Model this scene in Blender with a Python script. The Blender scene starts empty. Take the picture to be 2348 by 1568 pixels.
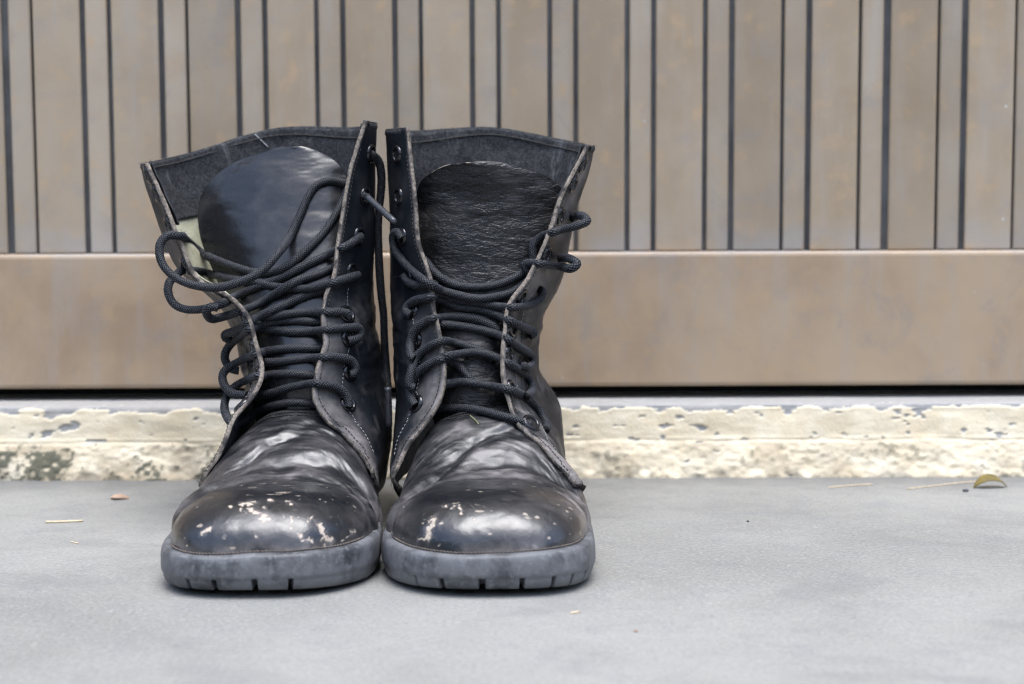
import bpy, math, random
import numpy as np
from mathutils import Vector, Matrix
from mathutils.bvhtree import BVHTree

R = math.radians
random.seed(4)
rng = np.random.default_rng(7)
SC = bpy.context.scene
COL = SC.collection

# ------------------------------------------------------------------ camera
LENS, SENSOR = 55.2, 36.0
PW, PH = 2347.0, 1568.0            # the pixel frame in which the photograph was measured
cam_d = bpy.data.cameras.new('camera')
cam = bpy.data.objects.new('camera', cam_d)
COL.objects.link(cam)
cam_d.lens, cam_d.sensor_width, cam_d.sensor_fit = LENS, SENSOR, 'HORIZONTAL'
cam_d.clip_start, cam_d.clip_end = 0.02, 300
CAM_M = Matrix.Translation((0, -0.85, 0.207)) @ Matrix.Rotation(R(90 - 4.86), 4, 'X') @ Matrix.Rotation(R(-0.25), 4, 'Z')
cam.matrix_world = CAM_M
cam_d.dof.use_dof = True
cam_d.dof.focus_distance = 0.955
cam_d.dof.aperture_fstop = 7.0
SC.camera = cam
SC.cycles.use_denoising = True
SC.cycles.denoising_input_passes = 'RGB_ALBEDO_NORMAL'
SC.cycles.denoising_prefilter = 'NONE'
SC.cycles.filter_width = 1.15

# ------------------------------------------------------------------ sky, sun, exposure
SUN_EL, SUN_AZ = 77.0, 15.0        # azimuth: degrees to the right of straight behind the camera
world = bpy.data.worlds.new('World')
SC.world = world
world.use_nodes = True
wn, wl = world.node_tree.nodes, world.node_tree.links
sky = wn.new('ShaderNodeTexSky')
sky.sky_type = 'NISHITA'
sky.sun_disc = False
sky.sun_elevation = R(SUN_EL)
sky.sun_rotation = R(180 - SUN_AZ)
sky.dust_density = 3.0
sky.air_density = 1.0
wl.new(sky.outputs[0], wn['Background'].inputs[0])
wn['Background'].inputs[1].default_value = 0.15
sun_d = bpy.data.lights.new('sun', 'SUN')
sun_d.energy = 1.15
sun_d.angle = R(40)
sun_d.color = (0.85, 0.925, 1.0)
sun = bpy.data.objects.new('sun', sun_d)
COL.objects.link(sun)
_d = Vector((math.cos(R(SUN_EL)) * math.sin(R(SUN_AZ)), -math.cos(R(SUN_EL)) * math.cos(R(SUN_AZ)), math.sin(R(SUN_EL))))
sun.rotation_euler = _d.to_track_quat('Z', 'Y').to_euler()
sun.location = _d * 5
SC.view_settings.view_transform = 'Standard'
SC.view_settings.look = 'None'
SC.view_settings.exposure = 1.5
SC.view_settings.gamma = 1.0
SC.view_settings.use_curve_mapping = False

# ------------------------------------------------------------------ measuring helpers
CAM_O = np.array(CAM_M.translation)
CAM_R = np.array(CAM_M.to_3x3())
FPX = PW * LENS / SENSOR

def ray(px, py):
    d = np.array([(px - PW / 2) / FPX, -(py - PH / 2) / FPX, -1.0])
    d = CAM_R @ d
    return d / np.linalg.norm(d)

def P(px, py, Y):
    """point of the view through a measured pixel, at the given distance from the picture's toe line"""
    d = ray(px, py)
    return CAM_O + d * ((Y - CAM_O[1]) / d[1])

def proj(p):
    q = CAM_R.T @ (np.asarray(p) - CAM_O)
    return PW / 2 - FPX * q[0] / q[2], PH / 2 + FPX * q[1] / q[2]

# ------------------------------------------------------------------ noise
def _hash(i, j, k, s):
    n = (i * 374761393 + j * 668265263 + k * 2147483647 + s * 974711) & 0xFFFFFFFF
    n = ((n ^ (n >> 13)) * 1274126177) & 0xFFFFFFFF
    n = ((n ^ (n >> 15)) * 2246822519) & 0xFFFFFFFF
    return ((n ^ (n >> 16)) & 0xFFFFFF) / float(0xFFFFFF)

def vnoise(p, seed=0):
    p = np.asarray(p, float)
    f = np.floor(p).astype(np.int64)
    t = p - f
    t = t * t * (3 - 2 * t)
    r = 0
    for a in (0, 1):
        for b in (0, 1):
            for c in (0, 1):
                w = (t[..., 0] if a else 1 - t[..., 0]) * (t[..., 1] if b else 1 - t[..., 1]) * (t[..., 2] if c else 1 - t[..., 2])
                r = r + w * _hash(f[..., 0] + a, f[..., 1] + b, f[..., 2] + c, seed)
    return r

def fbm(p, scale, octaves=4, seed=0, gain=0.5):
    s, a, r = 0.0, 1.0, 0
    q = np.asarray(p, float) * np.asarray(scale)
    for o in range(octaves):
        r = r + a * vnoise(q, seed + o * 17)
        s += a
        a *= gain
        q = q * 2.03 + 11.7
    return r / s

def sstep(a, b, x):
    t = np.clip((x - a) / (b - a), 0, 1)
    return t * t * (3 - 2 * t)

# ------------------------------------------------------------------ mesh helpers
def tag(o, label=None, cat=None, group=None, kind=None):
    if label: o['label'] = label
    if cat: o['category'] = cat
    if group: o['group'] = group
    if kind: o['kind'] = kind
    return o

def empty(name, loc):
    o = bpy.data.objects.new(name, None)
    o.empty_display_size = 0.05
    o.location = loc
    COL.objects.link(o)
    return o

def link(name, me, mats=(), parent=None):
    for m in mats:
        me.materials.append(m)
    o = bpy.data.objects.new(name, me)
    COL.objects.link(o)
    if parent is not None:
        o.parent = parent
        # parents are unrotated, unscaled empties or meshes at known places
        o.location = -Vector(world_loc(parent))
    return o

def world_loc(o):
    v = Vector(o.location)
    while o.parent is not None:
        o = o.parent
        v = v + Vector(o.location)
    return v

def mesh(name, verts, faces, mats=(), parent=None, smooth=True, attrs=None):
    me = bpy.data.meshes.new(name)
    me.from_pydata([tuple(v) for v in verts], [], faces)
    if smooth:
        me.polygons.foreach_set('use_smooth', [True] * len(me.polygons))
    for k, a in (attrs or {}).items():
        at = me.attributes.new(k, 'FLOAT', 'POINT')
        at.data.foreach_set('value', np.asarray(a, np.float32).ravel())
    me.update()
    return link(name, me, mats, parent)

def grid_faces(nv, nu, flip=False, wrap_u=False, base=0):
    f = []
    for j in range(nv - 1):
        for i in range(nu if wrap_u else nu - 1):
            a = base + j * nu + i
            b = base + j * nu + (i + 1) % nu
            c, d = b + nu, a + nu
            f.append((a, d, c, b) if flip else (a, b, c, d))
    return f

def grid(name, G, mats=(), parent=None, flip=False, wrap_u=False, attrs=None):
    nv, nu = G.shape[:2]
    return mesh(name, G.reshape(-1, 3), grid_faces(nv, nu, flip, wrap_u), mats, parent, True, attrs)

def gnormals(G):
    du = np.gradient(G, axis=1)
    dv = np.gradient(G, axis=0)
    n = np.cross(du, dv)
    return n / (np.linalg.norm(n, axis=-1, keepdims=True) + 1e-12)

def crom(pts, n, power=0.5):
    """Catmull-Rom through points, n samples evenly spaced along its length"""
    p = np.asarray(pts, float)
    p = np.vstack([2 * p[0] - p[1], p, 2 * p[-1] - p[-2]])
    out = []
    for i in range(1, len(p) - 2):
        p0, p1, p2, p3 = p[i - 1:i + 3]
        t0 = 0.0
        t1 = t0 + max(np.linalg.norm(p1 - p0), 1e-9) ** power
        t2 = t1 + max(np.linalg.norm(p2 - p1), 1e-9) ** power
        t3 = t2 + max(np.linalg.norm(p3 - p2), 1e-9) ** power
        t = np.linspace(t1, t2, 24, endpoint=False)[:, None]
        A1 = (t1 - t) / (t1 - t0) * p0 + (t - t0) / (t1 - t0) * p1
        A2 = (t2 - t) / (t2 - t1) * p1 + (t - t1) / (t2 - t1) * p2
        A3 = (t3 - t) / (t3 - t2) * p2 + (t - t2) / (t3 - t2) * p3
        B1 = (t2 - t) / (t2 - t0) * A1 + (t - t0) / (t2 - t0) * A2
        B2 = (t3 - t) / (t3 - t1) * A2 + (t - t1) / (t3 - t1) * A3
        out.append((t2 - t) / (t2 - t1) * B1 + (t - t1) / (t2 - t1) * B2)
    out.append(p[-2:-1])
    c = np.vstack(out)
    s = np.concatenate([[0], np.cumsum(np.linalg.norm(np.diff(c, axis=0), axis=1))])
    q = np.linspace(0, s[-1], n)
    return np.stack([np.interp(q, s, c[:, k]) for k in range(c.shape[1])], 1)

def cspline(t, pts, q):
    """smooth interpolation of values pts at parameters t (Catmull-Rom with index spacing)"""
    pts = np.asarray(pts, float)
    t = np.asarray(t, float)
    m = np.gradient(pts, t, axis=0)
    i = np.clip(np.searchsorted(t, q, side='right') - 1, 0, len(t) - 2)
    h = t[i + 1] - t[i]
    s = (q - t[i]) / h
    sh = (len(q),) + (1,) * (pts.ndim - 1)
    s, h = s.reshape(sh), h.reshape(sh)
    return ((2 * s**3 - 3 * s**2 + 1) * pts[i] + (s**3 - 2 * s**2 + s) * h * m[i] + (-2 * s**3 + 3 * s**2) * pts[i + 1] + (s**3 - s**2) * h * m[i + 1])

def frames(C):
    """parallel transport frames along a polyline"""
    T = np.gradient(C, axis=0)
    T /= np.linalg.norm(T, axis=1, keepdims=True) + 1e-12
    N = np.zeros_like(C)
    a = np.array([0, 0, 1.0]) if abs(T[0][2]) < 0.9 else np.array([1.0, 0, 0])
    n = np.cross(T[0], a)
    n /= np.linalg.norm(n)
    for i in range(len(C)):
        n = n - T[i] * np.dot(n, T[i])
        n /= np.linalg.norm(n) + 1e-12
        N[i] = n
    return T, N, np.cross(T, N)

def tube_arrays(C, r, ns=8, prof=None):
    T, N, B = frames(C)
    th = np.linspace(0, 2 * np.pi, ns, endpoint=False)
    rr = np.broadcast_to(np.asarray(r, float).reshape(-1, 1) if np.ndim(r) else np.full((len(C), 1), r), (len(C), ns)).copy()
    if prof is not None:
        rr = rr * prof
    G = C[:, None] + rr[..., None] * (np.cos(th)[None, :, None] * N[:, None] + np.sin(th)[None, :, None] * B[:, None])
    return G

def tubes_mesh(name, curves, r, mats, parent, ns=6):
    V, F = [], []
    for C in curves:
        G = tube_arrays(np.asarray(C, float), r, ns)
        b = len(V)
        V += list(G.reshape(-1, 3))
        F += grid_faces(len(C), ns, False, True, b)
        F.append(tuple(b + i for i in range(ns))[::-1])
        F.append(tuple(b + (len(C) - 1) * ns + i for i in range(ns)))
    return mesh(name, V, F, mats, parent)

def box_arrays(x0, x1, y0, y1, z0, z1, bev=0.0):
    """box with its four long (X or Z) front edges chamfered: simple bevel through bmesh"""
    import bmesh
    bm = bmesh.new()
    bmesh.ops.create_cube(bm, size=1.0)
    for v in bm.verts:
        v.co = Vector(((v.co.x + .5) * (x1 - x0) + x0, (v.co.y + .5) * (y1 - y0) + y0, (v.co.z + .5) * (z1 - z0) + z0))
    if bev:
        bmesh.ops.bevel(bm, geom=list(bm.edges), offset=bev, segments=3, profile=0.5, affect='EDGES')
    return bm

def bm_mesh(name, bm, smooth=False):
    me = bpy.data.meshes.new(name)
    bm.to_mesh(me)
    bm.free()
    if smooth:
        me.polygons.foreach_set('use_smooth', [True] * len(me.polygons))
    return me

# ------------------------------------------------------------------ material helpers
class NT:
    def __init__(s, name):
        s.m = bpy.data.materials.new(name)
        s.m.use_nodes = True
        s.n, s.l = s.m.node_tree.nodes, s.m.node_tree.links
        s.b = s.n['Principled BSDF']
    def node(s, t, **kw):
        o = s.n.new(t)
        for k, v in kw.items():
            setattr(o, k, v)
        return o
    def put(s, sock, v):
        if hasattr(v, 'is_linked') or hasattr(v, 'links'):
            s.l.new(v, sock)
        else:
            sock.default_value = v
        return s
    def coords(s, scale=(1, 1, 1), kind='Object'):
        c = s.node('ShaderNodeTexCoord')
        mp = s.node('ShaderNodeMapping')
        mp.inputs['Scale'].default_value = scale
        s.l.new(c.outputs[kind], mp.inputs[0])
        return mp.outputs[0]
    def pos(s, scale=(1, 1, 1)):
        c = s.node('ShaderNodeNewGeometry')
        mp = s.node('ShaderNodeMapping')
        mp.inputs['Scale'].default_value = scale
        s.l.new(c.outputs['Position'], mp.inputs[0])
        return mp.outputs[0]
    def noise(s, vec, scale, detail=4, rough=0.55, dist=0.0):
        o = s.node('ShaderNodeTexNoise')
        s.l.new(vec, o.inputs['Vector'])
        o.inputs['Scale'].default_value = scale
        o.inputs['Detail'].default_value = detail
        o.inputs['Roughness'].default_value = rough
        o.inputs['Distortion'].default_value = dist
        return o.outputs['Fac']
    def voro(s, vec, scale, feature='F1', out='Distance'):
        o = s.node('ShaderNodeTexVoronoi', feature=feature)
        s.l.new(vec, o.inputs['Vector'])
        o.inputs['Scale'].default_value = scale
        return o.outputs[out]
    def ramp(s, v, a, b, lo=0.0, hi=1.0):
        o = s.node('ShaderNodeMapRange', interpolation_type='SMOOTHSTEP')
        s.put(o.inputs['Value'], v)
        for i, x in zip(('From Min', 'From Max', 'To Min', 'To Max'), (a, b, lo, hi)):
            o.inputs[i].default_value = x
        return o.outputs[0]
    def math(s, op, a, b=0.0):
        o = s.node('ShaderNodeMath', operation=op)
        s.put(o.inputs[0], a)
        s.put(o.inputs[1], b)
        return o.outputs[0]
    def mix(s, f, a, b):
        o = s.node('ShaderNodeMix', data_type='RGBA')
        s.put(o.inputs[0], f)
        s.put(o.inputs[6], a if not isinstance(a, tuple) else a + (1,))
        s.put(o.inputs[7], b if not isinstance(b, tuple) else b + (1,))
        return o.outputs[2]
    def attr(s, name):
        o = s.node('ShaderNodeAttribute', attribute_name=name)
        return o.outputs['Fac']
    def bump(s, h, strength, dist, prev=None):
        o = s.node('ShaderNodeBump')
        o.inputs['Strength'].default_value = strength
        o.inputs['Distance'].default_value = dist
        s.put(o.inputs['Height'], h)
        if prev is not None:
            s.l.new(prev, o.inputs['Normal'])
        return o.outputs[0]
    def out(s, color=None, rough=None, normal=None, metal=None, spec=None, coat=None, coat_rough=None):
        for k, v in (('Base Color', color), ('Roughness', rough), ('Normal', normal), ('Metallic', metal), ('Specular IOR Level', spec), ('Coat Weight', coat), ('Coat Roughness', coat_rough)):
            if v is not None:
                if isinstance(v, tuple): v = v + (1,)
                s.put(s.b.inputs[k], v)
        return s.m

def mat_leather(name, base=(0.012, 0.0125, 0.014), rough_lo=0.22, rough_hi=0.5, grain=0.5, crinkle=0.0, dustcol=(0.195, 0.178, 0.172), coat=0.0, coat_rough=0.25, spec=0.55):
    t = NT(name)
    p = t.pos()
    dust = t.attr('dust')
    chip = t.attr('chip')
    n1 = t.noise(p, 140, 6, 0.65)
    n2 = t.noise(p, 1100, 3)
    d = t.math('MULTIPLY', dust, t.ramp(n1, 0.25, 0.7, 0.45, 1.25))
    speck = t.ramp(t.noise(p, 1500, 2), 0.70, 0.78)
    d = t.math('MINIMUM', t.math('ADD', d, t.math('MULTIPLY', speck, 0.22)), 0.95)
    c = t.mix(d, base, dustcol)
    c = t.mix(chip, c, (0.56, 0.475, 0.385))
    rg = t.ramp(t.noise(p, 60, 5, 0.6), 0.3, 0.7, rough_lo, rough_hi)
    rg = t.math('ADD', rg, t.math('MULTIPLY', d, 0.40))
    mt = t.attr('matte')
    rg = t.math('ADD', rg, t.math('MULTIPLY', mt, 0.03))
    if coat: coat = t.math('MULTIPLY', t.math('SUBTRACT', 1.0, t.math('MULTIPLY', mt, 0.35)), coat)
    rg = t.math('MINIMUM', t.math('ADD', rg, t.math('MULTIPLY', chip, 0.4)), 0.9)
    nb = t.bump(t.voro(p, 1300), 0.10 * grain, 0.0004)
    nb = t.bump(t.noise(p, 160, 5, 0.6), 0.25 * grain, 0.0012, nb)
    if crinkle:
        q = t.node('ShaderNodeMapping'); q.inputs['Rotation'].default_value = (0, R(-24), 0); q.inputs['Scale'].default_value = (1, 1, 3.0); t.l.new(p, q.inputs[0]); q = q.outputs[0]
        w = t.voro(q, 75, 'DISTANCE_TO_EDGE')
        w2 = t.noise(q, 110, 5, 0.65, 0.8)
        nb = t.bump(t.ramp(w, 0.0, 0.12), 0.35 * crinkle, 0.001, nb)
        nb = t.bump(w2, 0.9 * crinkle, 0.003, nb)
    nb = t.bump(t.math('MULTIPLY', chip, -1), 0.5, 0.0006, nb)
    return t.out(c, rg, nb, 0.0, spec, coat, coat_rough)

def mat_simple(name, col, rough, noise_scale=200, var=0.25, bump=0.3, bdist=0.0006, metal=0.0, spec=0.5):
    t = NT(name)
    p = t.pos()
    n = t.noise(p, noise_scale, 5, 0.6)
    c = t.mix(t.ramp(n, 0.3, 0.7), tuple(x * (1 - var) for x in col), tuple(min(1, x * (1 + var)) for x in col))
    return t.out(c, rough, t.bump(t.noise(p, noise_scale * 4, 4), bump, bdist), metal, spec)

M = {}
M['vamp'] = mat_leather('worn_toe_leather', base=(0.006, 0.007, 0.0095), rough_lo=0.26, rough_hi=0.42, grain=0.8, coat=0.48, coat_rough=0.24)
M['quarter'] = mat_leather('black_quarter_leather', base=(0.008, 0.0105, 0.0145), rough_lo=0.38, rough_hi=0.6, grain=1.0, spec=0.32)
M['tongue_smooth'] = mat_leather('glossy_tongue_leather', rough_lo=0.20, rough_hi=0.30, grain=0.35)
M['tongue_crinkled'] = mat_leather('crinkled_tongue_leather', base=(0.005, 0.005, 0.0055), rough_lo=0.22, rough_hi=0.32, grain=0.4, crinkle=0.5, spec=0.38)

def mat_edge():
    t = NT('raw_leather_edge')
    p = t.pos()
    n = t.noise(p, 500, 5, 0.7)
    n2 = t.noise(p, 90, 4, 0.6)
    c = t.mix(t.ramp(n, 0.3, 0.75), (0.11, 0.095, 0.08), (0.36, 0.31, 0.26))
    c = t.mix(t.ramp(n2, 0.46, 0.62), c, (0.05, 0.046, 0.044))
    return t.out(c, 0.9, t.bump(n, 0.8, 0.0008), 0, 0.2)
M['edge'] = mat_edge()

def mat_suede():
    t = NT('grey_suede_lining')
    p = t.pos()
    n = t.noise(p, 420, 6, 0.8, 0.6)
    n2 = t.noise(t.pos((1, 1, 0.35)), 75, 4, 0.6, 1.2)
    c = t.mix(t.ramp(n, 0.32, 0.72), (0.012, 0.0125, 0.014), (0.070, 0.073, 0.078))
    c = t.mix(t.ramp(n2, 0.58, 0.70, 0, 0.55), c, (0.15, 0.155, 0.165))
    return t.out(c, 0.85, t.bump(n, 0.7, 0.0015), 0, 0.25)
M['suede'] = mat_suede()

def mat_canvas():
    t = NT('cream_lining_cloth')
    p = t.pos()
    n = t.noise(p, 120, 5, 0.6)
    c = t.mix(t.ramp(n, 0.35, 0.7), (0.36, 0.35, 0.25), (0.50, 0.49, 0.37))
    c = t.mix(t.ramp(t.noise(p, 60, 4, .7, 1.0), 0.60, 0.68), c, (0.07, 0.08, 0.07))
    return t.out(c, 0.9, t.bump(t.noise(p, 900, 3), 0.4, 0.0005), 0, 0.2)
M['canvas'] = mat_canvas()

def mat_rubber():
    t = NT('dusty_rubber_sole')
    p = t.pos()
    n = t.noise(p, 45, 6, 0.65)
    n2 = t.noise(p, 260, 4, 0.6)
    c = t.mix(t.ramp(n, 0.34, 0.62), (0.036, 0.039, 0.044), (0.132, 0.137, 0.146))
    c = t.mix(t.ramp(n2, 0.50, 0.70, 0, 0.6), c, (0.18, 0.186, 0.196))
    c = t.mix(t.ramp(t.noise(t.pos((1, 1, 0.3)), 120, 4, .7), 0.68, 0.74), c, (0.30, 0.31, 0.33))
    return t.out(c, t.ramp(n, .3, .7, 0.45, 0.65), t.bump(n2, 0.35, 0.0008), 0, 0.45)
M['rubber'] = mat_rubber()
M['welt'] = mat_simple('welt_thread', (0.12, 0.10, 0.085), 0.8)
M['thread'] = mat_simple('grey_thread', (0.30, 0.30, 0.30), 0.8, 400)
M['darkthread'] = mat_simple('dark_thread', (0.035, 0.033, 0.03), 0.8, 400)
M['enamel'] = mat_simple('black_enamel_eyelet', (0.010, 0.010, 0.012), 0.10, 300, 0.3, 0.1, 0.0001)
M['hole'] = mat_simple('hole_shade_black', (0.004, 0.004, 0.004), 0.9)
M['aglet'] = mat_simple('lace_tip_plastic', (0.035, 0.037, 0.041), 0.25, 300, 0.3, 0.15, 0.0004)

def mat_lace():
    t = NT('black_braided_lace')
    a = t.attr('braid')
    p = t.pos()
    c = t.mix(t.ramp(a, 0.45, 0.98), (0.0008, 0.0009, 0.0012), (0.085, 0.091, 0.105))  # highlight on strand crests and shade between them put into the colour
    c = t.mix(t.ramp(t.noise(p, 1200, 2), 0.68, 0.76, 0, 0.6), c, (0.11, 0.11, 0.115))
    n = t.bump(t.noise(p, 3000, 2), 0.3, 0.0003)
    m = t.out(c, 0.6, n, 0, 0.22)
    t.b.inputs['Sheen Weight'].default_value = 0.0
    return m
M['lace'] = mat_lace()

def mat_gate(name, cols):
    t = NT(name)
    p = t.pos()
    oi = t.node('ShaderNodeObjectInfo').outputs['Random']
    st = t.pos((1, 1, 0.12))
    n = t.noise(p, 9, 5, 0.6, 0.4)
    n2 = t.noise(st, 60, 5, 0.65)
    n3 = t.noise(p, 55, 4, 0.6)
    c = t.mix(t.ramp(n, 0.32, 0.68), cols[0], cols[1])
    c = t.mix(t.ramp(n2, 0.45, 0.75, 0, 0.5), c, cols[2])
    c = t.mix(t.ramp(n3, 0.52, 0.72, 0, 0.55), c, (0.44, 0.315, 0.195))
    c = t.mix(t.ramp(t.noise(p, 24, 6, 0.7, 0.6), 0.52, 0.70, 0, 0.5), c, (0.275, 0.245, 0.22))
    c = t.mix(t.math('MULTIPLY', t.ramp(t.voro(p, 41), 0.03, 0.06, 0.8, 0.0), t.ramp(t.noise(p, 13, 2), .5, .62)), c, (0.50, 0.50, 0.48))
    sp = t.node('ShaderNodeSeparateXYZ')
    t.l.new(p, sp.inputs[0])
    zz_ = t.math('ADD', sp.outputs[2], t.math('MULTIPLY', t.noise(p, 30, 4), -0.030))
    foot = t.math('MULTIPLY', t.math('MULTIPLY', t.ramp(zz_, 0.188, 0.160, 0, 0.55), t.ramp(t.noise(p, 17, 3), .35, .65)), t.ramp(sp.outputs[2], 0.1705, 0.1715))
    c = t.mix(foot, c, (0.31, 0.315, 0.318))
    hsv = t.node('ShaderNodeHueSaturation')
    t.l.new(c, hsv.inputs['Color'])
    t.put(hsv.inputs['Value'], t.ramp(oi, 0, 1, 0.87, 1.06))
    hsv.inputs['Saturation'].default_value = 1.08
    b = t.bump(n3, 0.12, 0.002)
    b = t.bump(t.noise(p, 500, 3), 0.08, 0.0005, b)
    return t.out(hsv.outputs[0], t.ramp(n2, 0.3, 0.7, 0.42, 0.58), b, 0.0, 0.5)
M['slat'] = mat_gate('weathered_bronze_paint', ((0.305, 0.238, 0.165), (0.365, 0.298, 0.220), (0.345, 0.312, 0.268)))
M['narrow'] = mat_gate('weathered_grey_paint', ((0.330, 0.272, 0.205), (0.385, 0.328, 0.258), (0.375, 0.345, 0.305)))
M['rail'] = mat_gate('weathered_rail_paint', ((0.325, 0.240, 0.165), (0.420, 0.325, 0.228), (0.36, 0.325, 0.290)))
M['gatedark'] = mat_simple('dark_gate_back', (0.20, 0.205, 0.212), 0.6, 20)
M['gapshade'] = mat_simple('gap_shade_black', (0.012, 0.012, 0.013), 0.8, 60)

def mat_step():
    t = NT('peeling_cream_paint')
    p = t.pos()
    peel, moss, dirt = t.attr('peel'), t.attr('moss'), t.attr('dirt')
    n = t.noise(p, 40, 5, 0.6)
    paint = t.mix(t.ramp(n, 0.3, 0.75), (0.74, 0.63, 0.44), (0.85, 0.77, 0.595))
    conc = t.mix(t.noise(p, 150, 5, 0.7), (0.25, 0.25, 0.245), (0.42, 0.415, 0.40))
    c = t.mix(peel, paint, conc)
    c = t.mix(dirt, c, (0.34, 0.27, 0.18))
    c = t.mix(moss, c, t.mix(t.noise(p, 300, 4), (0.055, 0.06, 0.04), (0.17, 0.165, 0.12)))
    h = t.math('SUBTRACT', t.noise(p, 350, 4, 0.7), t.math('MULTIPLY', peel, 1.5))
    return t.out(c, 0.75, t.bump(h, 0.45, 0.0012), 0, 0.3)
M['step'] = mat_step()

def mat_ground():
    t = NT('smooth_worn_concrete')
    p = t.pos()
    n = t.noise(p, 3.2, 5, 0.6)
    n2 = t.noise(p, 28, 6, 0.65)
    n3 = t.noise(p, 420, 4, 0.7)
    c = t.mix(t.ramp(n, 0.33, 0.66), (0.200, 0.200, 0.186), (0.276, 0.275, 0.256))
    c = t.mix(t.ramp(n2, 0.48, 0.78, 0, 0.45), c, (0.150, 0.157, 0.165))
    c = t.mix(t.ramp(n3, 0.45, 0.70, 0, 0.6), c, (0.345, 0.347, 0.332))
    c = t.mix(t.ramp(n3, 0.46, 0.30, 0, 0.55), c, (0.13, 0.13, 0.13))
    c = t.mix(t.ramp(t.noise(p, 190, 3, .6), 0.62, 0.70, 0, 0.35), c, (0.40, 0.395, 0.385))
    c = t.mix(t.ramp(t.noise(t.pos((1, 1.6, 1)), 9, 5, .65, .5), 0.50, 0.66, 0, 0.35), c, (0.165, 0.165, 0.165))
    c = t.mix(t.ramp(t.noise(p, 800, 2, .5), 0.64, 0.72, 0, 0.8), c, (0.44, 0.44, 0.43))
    c = t.mix(t.ramp(t.noise(p, 560, 2, .5), 0.29, 0.23, 0, 0.7), c, (0.13, 0.13, 0.13))
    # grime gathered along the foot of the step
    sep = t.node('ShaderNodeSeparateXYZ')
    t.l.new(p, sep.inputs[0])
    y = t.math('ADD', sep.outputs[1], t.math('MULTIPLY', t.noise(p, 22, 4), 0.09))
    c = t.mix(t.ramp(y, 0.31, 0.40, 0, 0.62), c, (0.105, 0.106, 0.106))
    b = t.bump(n3, 0.30, 0.0010)
    b = t.bump(t.noise(p, 1600, 3, .6), 0.25, 0.0005, b)
    b = t.bump(n2, 0.25, 0.002, b)
    return t.out(c, t.ramp(n2, 0.3, 0.7, 0.5, 0.7), b, 0, 0.4)
M['ground'] = mat_ground()

# ------------------------------------------------------------------ ground
g = mesh('ground', [(-60, -60, 0), (60, -60, 0), (60, 60, 0), (-60, 60, 0)], [(0, 1, 2, 3)], [M['ground']], None, False)
tag(g, kind='structure')

# ------------------------------------------------------------------ added unseen rise behind the camera, dark for the leather to reflect
ha = np.linspace(R(170), R(370), 60)
hg = []
for k, (rad, hh) in enumerate(((9.0, 0.0), (9.6, 1.6), (10.4, 3.0), (12.0, 4.3), (16.0, 5.0), (24.0, 4.6), (40.0, 0.0))):
    ring_ = np.stack([rad * np.cos(ha), rad * np.sin(ha), np.full(len(ha), hh)], -1)
    bumpy = fbm(ring_, .7, 4, 90 + k) - .5
    ring_[:, 2] *= 1 + 0.5 * bumpy * (1 if hh else 0)
    ring_[:, 2] -= 0.05 if not hh else 0
    hg.append(ring_)
M['darkbank'] = mat_simple('added_bank_dark', (0.040, 0.055, 0.030), 0.9, 3, 0.5, 0.6, 0.1)
hl = grid('added_dark_bank', np.array(hg), [M['darkbank']], None, True)
tag(hl, kind='structure')

# ------------------------------------------------------------------ step under the gate
STEP_Y, STEP_H = 0.350, 0.0565
xs = np.concatenate([np.linspace(-4, -0.66, 24, endpoint=False), np.arange(-0.66, 0.66, 0.0013), np.linspace(0.66, 4, 25)])
prof = []                                        # (y, z) from the ground up the face and back over the top
prof += [(STEP_Y - 0.006 + 0.0, z) for z in np.linspace(-0.004, 0.0, 2)]
prof += [(STEP_Y - 0.006 + 0.006 * (z / 0.030) ** 1.3, z) for z in np.linspace(0.0012, 0.030, 26)]
prof += [(STEP_Y + 0.0005 + 0.0015 * (z - 0.030) / 0.02, z) for z in np.linspace(0.0312, 0.0515, 18)]
prof += [(STEP_Y + 0.002 + 0.005 * (1 - math.cos(a)), 0.0515 + 0.005 * math.sin(a)) for a in np.linspace(0.15, math.pi / 2, 8)]
prof += [(STEP_Y + 0.007 + k, STEP_H) for k in np.linspace(0.002, 0.055, 34)]
prof += [(STEP_Y + y, STEP_H) for y in (0.10, 0.16, 0.6)]
prof = np.array(prof)
X, K = np.meshgrid(xs, np.arange(len(prof)))
G = np.stack([X, prof[K, 0], prof[K, 1]], -1)
zz = G[..., 2]
yy = G[..., 1]
arc = np.concatenate([[0], np.cumsum(np.linalg.norm(np.diff(prof, axis=0), axis=1))])[K] - 0.004
q = np.stack([X, arc, 0 * X], -1)
low = sstep(0.031, 0.024, arc)                   # rough plaster below the crack line
crack = arc - (0.029 + 0.0018 * (fbm(q, 25, 3, 3) - .5) * 2)
n_a = fbm(q, (70, 150, 1), 5, 5)
n_b = fbm(q, (28, 60, 1), 4, 9)
n_c = fbm(q, (260, 330, 1), 4, 21)
left = sstep(0.15, -0.30, X)
peel = sstep(0.0, 0.035, n_a - (0.745 - 0.24 * sstep(0.046, 0.055, arc) - 0.30 * sstep(0.0535, 0.0575, arc) + 0.06 * low))
spots = sstep(0.715, 0.745, fbm(q, (95, 200, 1), 3, 31)) * (1 - low)
peel = np.clip(np.maximum(peel, spots), 0, 1)
peel = np.where(arc > 0.0600, 1.0, peel)
bandm = sstep(0.0, 0.006, arc) * sstep(0.030, 0.018, arc)
moss = sstep(0.0, 0.10, n_c * 0.55 + n_b * 0.55 - (0.66 - 0.12 * left)) * np.clip(low * 1.1, 0, 1) * (0.55 + 0.4 * left)
dirt = 0.60 * sstep(0.42, 0.62, fbm(q, (40, 90, 1), 4, 44)) * low + 0.55 * np.exp(-(crack / 0.0007) ** 2) * sstep(.35, .55, n_b) + 0.14 * sstep(.4, .7, n_b) * (1 - low)
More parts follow.
